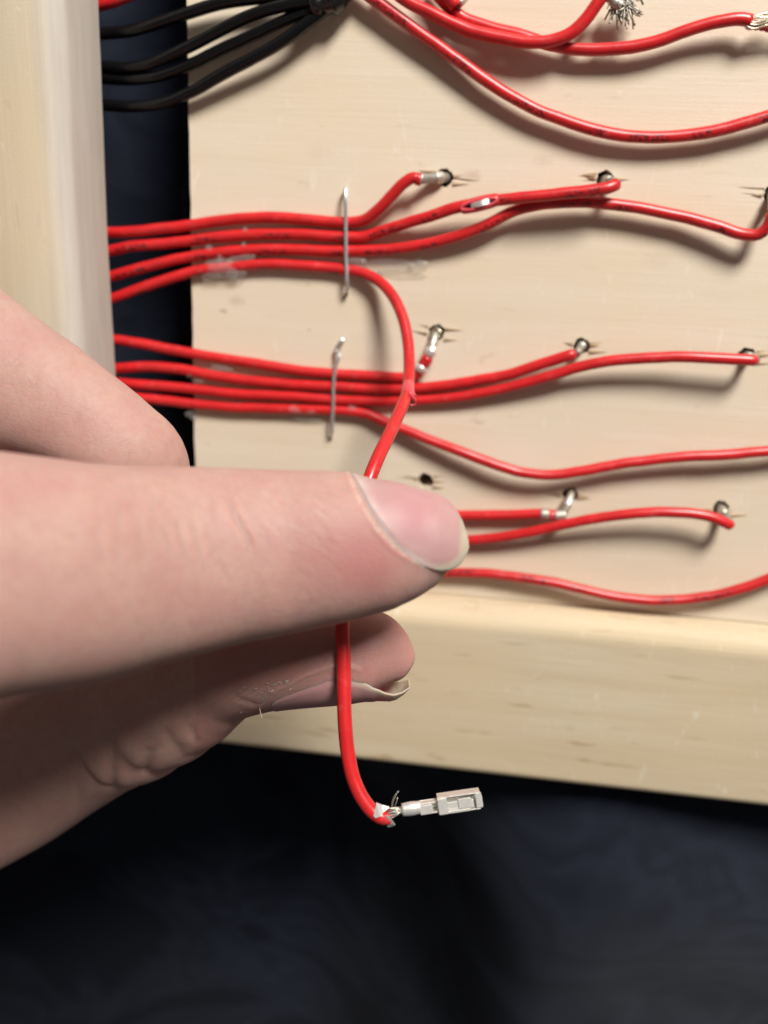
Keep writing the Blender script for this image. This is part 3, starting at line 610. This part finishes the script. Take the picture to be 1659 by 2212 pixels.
staple([(744,728,0.5),(739,735,1.3),(730,746,1.1),(726,756,0.9),(732,767,2.4),(726,790,2.85),(721,825,2.9),(720,870,2.85),(718,910,2.6),(717,935,1.8),(716,944,0.2),(716,948,-2)], 'bent steel staple with a crooked upper end')

# ------------------------------------------------------------------ hot glue
def blob(bm, c, sx, sy, sz, rot=0.0, seed=0):
    res = bmesh.ops.create_icosphere(bm, subdivisions=3, radius=1.0)
    for v in res['verts']:
        d = v.co.copy(); k = 1+0.28*noise.noise(d*1.3+Vector((seed, seed*0.7, 0)))+0.12*noise.noise(d*3.1+Vector((seed, 0, seed)))
        x, y = d.x*sx*k, d.y*sy*k
        v.co = Vector((c[0]+x*math.cos(rot)-y*math.sin(rot), c[1]+x*math.sin(rot)+y*math.cos(rot), max(0.03, c[2]+d.z*sz*k)))
def glue(lst, label, group='dabs of clear glue on the board'):
    bm = bmesh.new()
    for i, (px, py, h, sx, sy, sz, rot) in enumerate(lst): blob(bm, at(px, py, h), sx, sy, sz, rot, i*3.7+px*0.1)
    return tagged(from_bm('glue_dab', bm, M['glue'], None, True), label, 'glue', group)
glue([(478,580,1.3,3.6,1.6,0.9,0.08),(455,590,0.9,2.2,1.5,0.7,0),(510,590,0.8,2.0,1.3,0.8,0.2),(520,560,1.6,2.6,0.8,0.55,0.25),(530,498,1.2,0.5,0.6,0.9,0),(526,530,1.4,0.45,0.6,0.8,0),(452,537,1.3,0.7,0.6,0.7,0),(475,560,1.3,0.6,1.0,0.8,0),(503,603,0.6,0.9,0.7,0.6,0)],
     'clear glue smeared over the upper red wires beside the gap')
glue([(770,565,0.8,2.0,0.9,0.8,0.05),(840,570,0.5,4.6,1.1,0.5,-0.04),(905,572,0.6,1.6,0.9,0.7,0.1),(870,592,0.2,4.0,0.8,0.18,-0.03),(800,590,0.25,2.2,0.5,0.25,0)],
     'flat strip of clear glue right of the straight staple')
glue([(412,808,1.3,0.9,0.7,0.7,0.4),(450,806,0.7,1.3,0.7,0.6,0.2),(478,795,0.7,2.0,0.6,0.6,-0.1),(430,822,0.7,1.4,0.6,0.6,0),(500,825,0.6,1.6,0.5,0.6,-0.1)],
     'clear glue between the red wires left of the bent staple')
glue([(640,885,1.2,2.2,0.9,0.85,0),(672,888,1.4,1.3,0.7,0.7,0.1),(760,884,1.4,1.0,0.8,0.7,0),(660,905,0.4,3.4,0.6,0.4,0),(730,866,1.4,0.8,0.5,0.5,0)],
     'clear glue over the lowest wire at the bent staple')
glue([(410,893,0.5,0.9,0.6,0.7,0.3),(418,902,0.3,0.7,0.5,0.5,0)], 'small bead of clear glue on the board edge above the knuckle')

# ------------------------------------------------------------------ the hand
def interp_rows(R_, n):
    R_ = np.asarray(R_, float); d = np.concatenate([[0], np.cumsum(np.maximum(np.linalg.norm(np.diff(R_[:, :2], axis=0), axis=1), 4))])
    out = np.zeros((n, R_.shape[1])); t = np.linspace(0, d[-1], n)
    # monotone-ish cubic
    for c in range(R_.shape[1]):
        y = R_[:, c]; dl = np.diff(y)/np.diff(d); mcol = np.zeros(len(y)); mcol[0], mcol[-1] = dl[0], dl[-1]
        for i in range(1, len(y)-1): mcol[i] = 0 if dl[i-1]*dl[i] <= 0 else 2*dl[i-1]*dl[i]/(dl[i-1]+dl[i])
        k = np.clip(np.searchsorted(d, t, side='right')-1, 0, len(d)-2); h_ = d[k+1]-d[k]; u = (t-d[k])/h_
        out[:, c] = (2*u**3-3*u**2+1)*y[k]+(u**3-2*u**2+u)*h_*mcol[k]+(-2*u**3+3*u**2)*y[k+1]+(u**3-u**2)*h_*mcol[k+1]
    return out
def loft(rows, n, sides=72, flat=1.0):
    """rows: px, py (axis), half width across the axis in px, camera depth of the axis mm, depth/width ratio"""
    Rr = interp_rows(rows, n); C = np.array([deep(a, b_, k_) for a, b_, w_, k_, q_ in Rr]); T = np.gradient(C, axis=0); T /= np.linalg.norm(T, axis=1)[:, None]
    V = []
    for i in range(n):
        view = CAM-C[i]; view /= np.linalg.norm(view); lat_ = np.cross(view, T[i]); lat_ /= np.linalg.norm(lat_); fr = np.cross(T[i], lat_)
        hw = Rr[i, 2]*Rr[i, 3]/F; hd = hw*Rr[i, 4]
        a = np.linspace(0, 2*math.pi, sides, endpoint=False); ca, sa = np.cos(a), np.sin(a)
        e = 2/2.25
        V.append(C[i]+np.outer(np.sign(ca)*np.abs(ca)**e*hw, lat_)+np.outer(np.sign(sa)*np.abs(sa)**e*hd, fr))
    V = np.vstack(V); Fc = []
    for i in range(n-1):
        for j in range(sides): Fc.append((i*sides+j, i*sides+(j+1) % sides, (i+1)*sides+(j+1) % sides, (i+1)*sides+j))
    Fc += [tuple(range(sides-1, -1, -1)), tuple(range((n-1)*sides, n*sides))]
    return V, Fc
def hrows(L): return [(x, (t+b_)/2, (b_-t)/2, k_, q_) for x, t, b_, k_, q_ in L]
index_rows = hrows([(-420, 930, 1640, 82.0, 0.78), (-260, 950, 1580, 80.5, 0.82), (-120, 965, 1535, 80.0, 0.88), (0, 977, 1504, 82.5, 0.92), (150, 997, 1481, 86.5, 0.944), (300, 1006, 1441, 90.8, 0.884), (420, 1008, 1410, 93.6, 0.83), (500, 1010, 1390, 95.2, 0.84), (560, 1013, 1379, 96.0, 0.84), (620, 1015, 1367, 96.8, 0.84), (680, 1016, 1354, 97.07, 0.85), (730, 1018, 1345, 97.3, 0.86), (800, 1032, 1327, 97.6, 0.86), (860, 1042, 1307, 97.9, 0.86), (910, 1062, 1285, 98.1, 0.86), (945, 1085, 1264, 98.2, 0.96), (968, 1108, 1246, 98.3, 1.03), (983, 1132, 1230, 98.4, 1.15), (991, 1155, 1214, 98.4, 1.3), (994, 1175, 1195, 98.4, 1.6)])
thumb_rows = hrows([(-500, 1480, 2100, 138.5, 0.6), (-300, 1460, 1990, 137.5, 0.62), (-150, 1445, 1925, 136.5, 0.64), (0, 1425, 1849, 135.5, 0.66), (130, 1395, 1768, 133.2, 0.7), (210, 1380, 1722, 130.4, 0.74), (242, 1376, 1706, 128.8, 0.76), (262, 1370, 1695, 127.65, 0.78), (285, 1366, 1692, 126.34, 0.79), (308, 1360, 1672, 125.04, 0.8), (325, 1356, 1662, 124.19, 0.82), (350, 1350, 1657, 123.17, 0.83), (385, 1342, 1634, 121.59, 0.86), (405, 1338, 1622, 120.69, 0.88), (440, 1330, 1592, 119.3, 0.9), (480, 1320, 1562, 117.8, 0.94), (530, 1311, 1545, 116.0, 1.0), (600, 1303, 1531, 114.3, 1.0), (700, 1302, 1522, 113.1, 1.02), (770, 1308, 1515, 113.0, 1.03), (810, 1322, 1509, 113.0, 1.03), (838, 1350, 1500, 113.0, 1.05), (858, 1382, 1492, 113.0, 1.1), (868, 1405, 1486, 113.0, 1.2), (875, 1430, 1477, 113.0, 1.5), (878, 1447, 1464, 113.0, 2)])
middle_rows = [(-420,560,230,112,0.75),(-260,650,190,110,0.8),(-120,762,186,109,0.8),(0,822,160,108.5,0.85),(100,870,139,108.5,0.9),(190,925,124,108.8,0.95),(250,975,123,109.3,0.96),(280,1005,124,110.2,0.96),(288,1040,120,112,0.95),(262,1090,112,114,0.95),(200,1130,104,116,0.95),(120,1150,92,117.5,0.95),(60,1155,60,118,0.95),(35,1155,20,118,0.95)]
ring_rows = [(-560,560,210,116,0.8),(-420,640,150,114,0.9),(-300,760,120,113.5,0.95),(-200,850,112,114,0.95),(-160,940,106,116,0.95),(-190,1020,100,118.5,0.95),(-260,1060,88,120,0.95),(-320,1070,55,120.5,0.95),(-345,1070,20,120.5,0.95)]
little_rows = [(-700,640,170,118,0.85),(-580,720,120,117,0.9),(-470,800,98,117,0.95),(-390,880,92,118,0.95),(-370,960,86,120,0.95),(-400,1020,80,121.5,0.95),(-450,1050,60,122,0.95),(-480,1055,18,122,0.95)]
palm_rows = [(-120,1330,120,108.5,0.55),(-180,1310,250,108.5,0.45),(-300,1280,420,109,0.34),(-480,1230,540,110,0.30),(-700,1200,560,111.5,0.28),(-900,1200,480,113,0.32),(-1100,1200,380,114,0.48),(-1300,1200,350,115,0.62),(-1700,1210,360,117,0.66)]
VV, FF, b0 = [], [], 0
for rows, n in ((index_rows, 260), (thumb_rows, 240), (middle_rows, 150), (ring_rows, 110), (little_rows, 100), (palm_rows, 150)):
    V, Fc = loft(rows, n); VV.append(V); FF += [tuple(i+b0 for i in f) for f in Fc]; b0 += len(V)
hand = from_arrays('hand', np.vstack(VV), FF, None)
bmx = bmesh.new(); bmx.from_mesh(hand.data); bmesh.ops.recalc_face_normals(bmx, faces=bmx.faces); bmx.to_mesh(hand.data); bmx.free()
md = hand.modifiers.new('r', 'REMESH'); md.mode = 'VOXEL'; md.voxel_size = 0.34*S; md.use_smooth_shade = True
md = hand.modifiers.new('s', 'SMOOTH'); md.factor = 0.5; md.iterations = 7
dg = bpy.context.evaluated_depsgraph_get()
nm = bpy.data.meshes.new_from_object(hand.evaluated_get(dg)); hand.modifiers.clear(); hand.data = nm; nm.materials.clear(); nm.materials.append(M['skin'])
nv = len(nm.vertices); co = np.zeros(nv*3, np.float32); nm.vertices.foreach_get('co', co); co = co.reshape(-1, 3).astype(float)/S
nr = np.zeros(nv*3, np.float32); nm.vertex_normals.foreach_get('vector', nr); nr = nr.reshape(-1, 3).astype(float)
px, py, dp = project(co); view = CAM-co; view /= np.linalg.norm(view, axis=1)[:, None]; facing = np.clip((nr*view).sum(1), 0, 1)
def seg_dist(pts):                           # distance in px to a poly-line, and the parameter along it
    best = np.full(nv, 1e9); par = np.zeros(nv); n = len(pts)-1
    for i in range(n):
        a, b_ = np.array(pts[i], float), np.array(pts[i+1], float); d = b_-a
        t = np.clip(((px-a[0])*d[0]+(py-a[1])*d[1])/(d @ d), 0, 1); q = np.hypot(px-a[0]-t*d[0], py-a[1]-t*d[1])
        m_ = q < best; best[m_] = q[m_]; par[m_] = (i+t[m_])/n
    return best, par
disp = np.zeros(nv); red = np.zeros(nv); dry_sheen = np.zeros(nv); ridge = np.zeros(nv)
front = (dp < 101.0) & (px < 1010) & (py > 985) & (py < 1500)
def crease(pts, depth, sig, mask=None, shoulder=0.3):
    depth = depth*0.65
    q, p_ = seg_dist(pts); fade = np.clip(np.minimum(p_, 1-p_)*5, 0, 1)
    v = (-np.exp(-(q/sig)**2)+shoulder*np.exp(-((q-2.6*sig)/(1.3*sig))**2))*depth*fade*(facing > 0.05)
    disp[:] += np.where(front if mask is None else mask, v, 0)
CUT = [(752,1018),(757,1030),(768,1058),(781,1085),(797,1112),(815,1140),(838,1168),(866,1192),(898,1210),(928,1222),(950,1229)]
q, p_ = seg_dist(CUT)
side_l = np.zeros(nv)
# proximal skin lies left/below of the cuticle line
cx = np.interp(py, [c_[1] for c_ in CUT], [c_[0] for c_ in CUT]); outside = px < cx
disp += np.where(front & outside, 0.15*np.exp(-((q-3)/8.0)**2), 0) - np.where(front & ~outside & (px < 1010) & (py < 1226), 0.06*np.clip(q/9, 0, 1), 0)
nzv = np.array([noise.noise((a*0.09, b_*0.09, 0.5)) for a, b_ in zip(px[front], py[front])]) if front.any() else np.zeros(0)
nz = np.zeros(nv); nz[front] = nzv
dry_sheen += np.where(front & outside, np.exp(-((q-2)/3.5)**2)*np.clip(0.30+1.3*nz, 0, 0.8), 0)
red += np.where(front & outside, 1.0*np.exp(-((px-800)/75)**2-((py-1215)/85)**2)+0.55*np.exp(-((px-690)/120)**2-((py-1190)/90)**2), 0)
red += np.where(~front & (dp > 103) & (px > 420), 0.55, 0)
creases = [([(484,1050),(492,1071),(501,1095),(511,1117),(522,1138),(532,1156),(543,1184),(549,1210)], 0.30, 5.5),
 ([(455,1060),(463,1100),(470,1130)], 0.10, 6), ([(380,1120),(390,1153),(399,1185),(410,1220)], 0.16, 6), ([(350,1120),(362,1165),(372,1200)], 0.10, 6),
 ([(412,1110),(425,1160),(436,1210),(450,1260)], 0.12, 6), ([(520,1060),(545,1105),(570,1150),(590,1200)], 0.10, 5), ([(300,1110),(305,1160),(315,1220)], 0.10, 8), ([(250,1100),(255,1170),(262,1240)], 0.09, 8), ([(215,1090),(216,1160),(222,1230)], 0.07, 8), ([(470,1200),(485,1240),(505,1275)], 0.10, 6), ([(330,1050),(345,1090)], 0.06, 6)]
for c_ in creases: crease(*c_)
rs = random.Random(3)
for i in range(46):                          # fine slanting wrinkles behind the nail
    x, y = rs.uniform(540, 735), rs.uniform(1045, 1290); L = rs.uniform(16, 52); sl_ = rs.uniform(0.7, 1.25)+(y-1170)*0.004
    crease([(x, y), (x+L*0.5/math.hypot(1, sl_)*1.0, y+L*0.5*sl_/math.hypot(1, sl_)), (x+L/math.hypot(1, sl_)*1.05, y+L*sl_/math.hypot(1, sl_)*1.02)], rs.uniform(0.02, 0.085), rs.uniform(2.4, 3.8))
for i in range(40):
    x, y = rs.uniform(60, 540), rs.uniform(1030, 1380); L = rs.uniform(30, 80)
    crease([(x, y), (x+L*0.13, y+L*0.5), (x+L*0.30, y+L)], rs.uniform(0.01, 0.04), rs.uniform(3.0, 6))
for i in range(20):                          # light lines over the last joint: sheen painted into the skin colour
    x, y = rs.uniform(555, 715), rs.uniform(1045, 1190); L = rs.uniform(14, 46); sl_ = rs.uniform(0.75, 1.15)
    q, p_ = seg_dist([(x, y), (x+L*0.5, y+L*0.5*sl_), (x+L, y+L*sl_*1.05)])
    dry_sheen += np.where(front, rs.uniform(0.12, 0.38)*np.exp(-(q/2.4)**2)*np.clip(np.minimum(p_, 1-p_)*4, 0, 1), 0)
ridge += np.where(front, np.clip((px-560)/150, 0, 1)*np.clip((py-(1265-0.10*(px-560)))/40, 0, 1), 0)
back = (dp > 103) & (px < 900) & (py > 1330)
for c_ in (([(243,1545),(240,1590),(240,1640),(243,1690),(250,1715)], 0.75, 10), ([(322,1610),(318,1645),(314,1675)], 0.6, 11), ([(352,1570),(372,1605),(398,1630)], 0.45, 11), ([(170,1640),(168,1700),(172,1760)], 0.25, 9), ([(405,1560),(420,1590),(432,1610)], 0.25, 6), ([(505,1505),(530,1515),(560,1524)], 0.2, 4)): crease(*c_, mask=back)
mid = (py < 1010) & (px < 425)
for c_ in (([(-20,968),(60,985),(150,1000),(240,1010)], 0.10, 12), ([(120,700),(80,800),(60,900)], 0.05, 9), ([(60,680),(40,760),(20,850)], 0.05, 9), ([(200,800),(170,880),(160,950)], 0.04, 8), ([(330,905),(320,950),(325,1000)], 0.06, 7)): crease(*c_, mask=mid)
# thumb nail bed groove
NT = [(585,1502),(605,1490),(625,1482),(660,1463),(714,1443),(745,1440),(770,1449)]
q, p_ = seg_dist(NT); disp += np.where(back, 0.22*np.exp(-((q-4)/6)**2)*(py < np.interp(px, [c_[0] for c_ in NT], [c_[1] for c_ in NT])), 0)
dry_sheen += np.where(back, np.exp(-((q-3)/4)**2)*0.22, 0)
dry_sheen = np.maximum(dry_sheen, np.where(back, 0.5*np.exp(-((px-520)/70)**2-((py-(1512-(px-520)*0.28))/22)**2)*(0.5+np.sin(px*0.7+py*0.9)*0.5), 0))
co += nr*disp[:, None]
nm.vertices.foreach_set('co', (co*S).astype(np.float32).ravel())
for nme, arr in (('red', red), ('dry_sheen', dry_sheen), ('ridge', ridge)):
    at2 = nm.attributes.new(nme, 'FLOAT', 'POINT'); at2.data.foreach_set('value', np.clip(arr, 0, 1).astype(np.float32))
nm.polygons.foreach_set('use_smooth', [True]*len(nm.polygons)); nm.update()
tagged(hand, 'hand reaching in from the left, pinching a red wire between finger and thumb', 'hand')

# index finger nail: plate with its own curve, thickness and free edge
from mathutils.bvhtree import BVHTree
BV = BVHTree.FromPolygons([Vector(v) for v in co], [tuple(p.vertices) for p in nm.polygons])
def nail(name, xs_, cyf, topf, dcf, bf, lo, hi, thick, attrs, parent, flush, na=40):
    Vo, Vi, at_v = [], [], []
    for x in xs_:
        cy_, a_, d_, bb = cyf(x), cyf(x)-topf(x), dcf(x), bf(x)
        for u in np.linspace(0, 1, na):
            ph = math.radians(lo(x)+(hi(x)-lo(x))*u)
            base = deep(x, cy_, d_); s1 = a_*d_/F
            p = base+UPV*(s1*math.sin(ph))+BACK*(bb*math.cos(ph)); n_ = UPV*math.sin(ph)/max(s1, 0.1)+BACK*math.cos(ph)/bb; n_ /= np.linalg.norm(n_)
            Vo.append(p); Vi.append(p-n_*thick); at_v.append((x, cy_-a_*math.sin(ph), math.degrees(ph)))
    for i in range(len(Vo)):
        hit, hn, _, dist = BV.find_nearest(Vector(Vo[i]), 2.2)
        if hit is None: continue
        k_ = min(1.0, max(0.0, (flush[1]-at_v[i][0])/(flush[1]-flush[0]))); k_ = k_*k_*(3-2*k_)
        u_ = (i % na)/(na-1); ed_ = min(u_/0.10, (1-u_)/0.05, (at_v[i][0]-xs_[0])/10, 1.0)
        tgt = np.array(hit)+np.array(hn)*(-0.12+0.26*max(ed_, 0))
        inn = np.array(hit)-np.array(hn)*0.30
        Vo[i] = Vo[i]*(1-k_)+tgt*k_; Vi[i] = Vi[i]*(1-k_)+inn*k_
    n = len(xs_); N_ = n*na; Fc = []
    for i in range(n-1):
        for j in range(na-1):
            k_ = i*na+j; Fc.append((k_, k_+1, k_+na+1, k_+na)); Fc.append((N_+k_, N_+k_+na, N_+k_+na+1, N_+k_+1))
    rim = [i*na for i in range(n)]+[(n-1)*na+j for j in range(1, na)]+[i*na+na-1 for i in range(n-2, -1, -1)]+[j for j in range(na-2, 0, -1)]
    for i in range(len(rim)):
        a_, b_ = rim[i], rim[(i+1) % len(rim)]; Fc.append((a_, b_, N_+b_, N_+a_))
    o = from_arrays(name, Vo+Vi, Fc, M['nail'], parent)
    bmx = bmesh.new(); bmx.from_mesh(o.data); bmesh.ops.recalc_face_normals(bmx, faces=bmx.faces); bmx.to_mesh(o.data); bmx.free()
    for nme, fn in attrs.items():
        at2 = o.data.attributes.new(nme, 'FLOAT', 'POINT'); at2.data.foreach_set('value', np.clip([fn(*v) for v in at_v]*2, 0, 1).astype(np.float32))
    return o
IP = lambda xs_, ys_: (lambda x: float(np.interp(x, xs_, ys_)))
n_x = np.concatenate([np.linspace(754, 985, 60), 985+22*np.sin(np.linspace(0.06, 1.5, 16))])
cyN = IP([750,860,945,985,1007], [1176,1174,1176,1180,1184]); topN = IP([750,765,800,860,900,940,965,985,998,1008], [1021,1026,1030,1036,1044,1059,1075,1098,1123,1152])
dcN = IP([750,860,1007], [97.4,97.9,98.2]); bN = IP([750,800,860,920,945,970,990,1007], [7.25,6.92,6.5,5.6,5.0,4.3,3.7,3.1])
loN = IP([754,760,768,783,797,815,838,866,898,928,950,975,992,1003,1008], [88,76,62,46,33,20,7,-6,-17,-25,-29,-30,-26,-14,10])
hiN = IP([754,985,1000,1008], [104,100,92,60])
def tipf(x, y, ph):
    e = np.interp(y, [1050,1100,1150,1200,1228], [985,1000,999,992,940])
    ed = math.hypot(0, 0)+(x-(e-14))/10
    low = (y-1208)/12 if x > 930 else 0
    return max(ed, low*min(1, (x-925)/30))
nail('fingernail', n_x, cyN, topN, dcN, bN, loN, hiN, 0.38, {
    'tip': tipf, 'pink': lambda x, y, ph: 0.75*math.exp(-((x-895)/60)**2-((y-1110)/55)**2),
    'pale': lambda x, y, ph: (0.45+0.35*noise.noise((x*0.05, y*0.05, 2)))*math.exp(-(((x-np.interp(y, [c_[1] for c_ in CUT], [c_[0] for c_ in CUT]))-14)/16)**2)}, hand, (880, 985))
# thumb nail: seen almost edge on, curling under the digit
t_x = np.concatenate([np.linspace(585, 850, 60), np.linspace(853, 885, 14)])
cyT = IP([585,700,800,850,885], [1424,1416,1418,1424,1440]); botT = IP([585,620,714,764,807,835,856,872,885], [1526,1529,1529,1526,1521,1515,1509,1498,1484])
topT = lambda x: 2*cyT(x)-botT(x)
edge_y = IP([585,600,621,660,714,745,770,780,791,810,832,850,868,885], [1522,1500,1487,1466,1443,1439,1447,1451,1458,1472,1484,1488,1486,1478])
def loT(x): return -180.0 - max(-60.0, hiT(x))*1.0 if False else -180.0 + min(70.0, -hiT(x))
def hiT(x):
    v = (edge_y(x)-cyT(x))/max(botT(x)-cyT(x), 1.0); return -math.degrees(math.asin(min(0.985, max(0.0, v))))
nail('thumbnail', t_x, cyT, topT, IP([585,885], [112.9,112.9]), IP([585,620,700,800,850,885], [6.3,6.75,6.8,6.6,6.0,4.6]), loT, hiT, 0.22, {
    'tip': lambda x, y, ph: max(0.0, min(1, 1.1-(y-edge_y(x))/17))*min(1, max(0, (x-745)/20))+max(0, (x-838)/14), 'pink': lambda x, y, ph: 0.35, 'pale': lambda x, y, ph: 0.0}, hand, (765, 850))
def on_hand(px_, py_, off):
    d = deep(px_, py_, 100)-CAM; d /= np.linalg.norm(d)
    h_, n_, _, _ = BV.ray_cast(Vector(CAM), Vector(d))
    return (np.array(h_)-d*off) if h_ is not None else deep(px_, py_, 109.5)
fl = []
rs = random.Random(5)
for i in range(12):                          # flakes of dry skin by the thumb nail
    x = rs.uniform(505, 625); y = 1506-(x-500)*0.18+rs.uniform(-14, 8); L = rs.uniform(4, 12)
    fl.append((spline(np.array([on_hand(x, y, 0.02), on_hand(x+L*0.6, y-L*0.25+rs.uniform(-3, 3), 0.16), on_hand(x+L, y-L*0.35, 0.03)]), 0.2), rs.uniform(0.05, 0.09)))
for pts in ([(574,1500),(566,1515),(561,1530),(566,1552)], [(580,1502),(570,1518),(558,1528)], [(520,1538),(524,1549)]):
    fl.append((spline(np.array([on_hand(a, b_, 0.1) for a, b_ in pts]), 0.25), 0.06))
mt, nt, b = mat('dry_skin'); b.inputs['Base Color'].default_value = (0.62, 0.52, 0.43, 1); b.inputs['Roughness'].default_value = 0.5
nt.links.new(mixc(nt, noise_(nt, coords(nt, (1, 1, 1)), 1.0), (0.50, 0.41, 0.35, 1), (0.40, 0.31, 0.26, 1)), b.inputs['Base Color'])
tubes('skin_flakes', fl, mt, hand, 5)
bpy.context.view_layer.update()
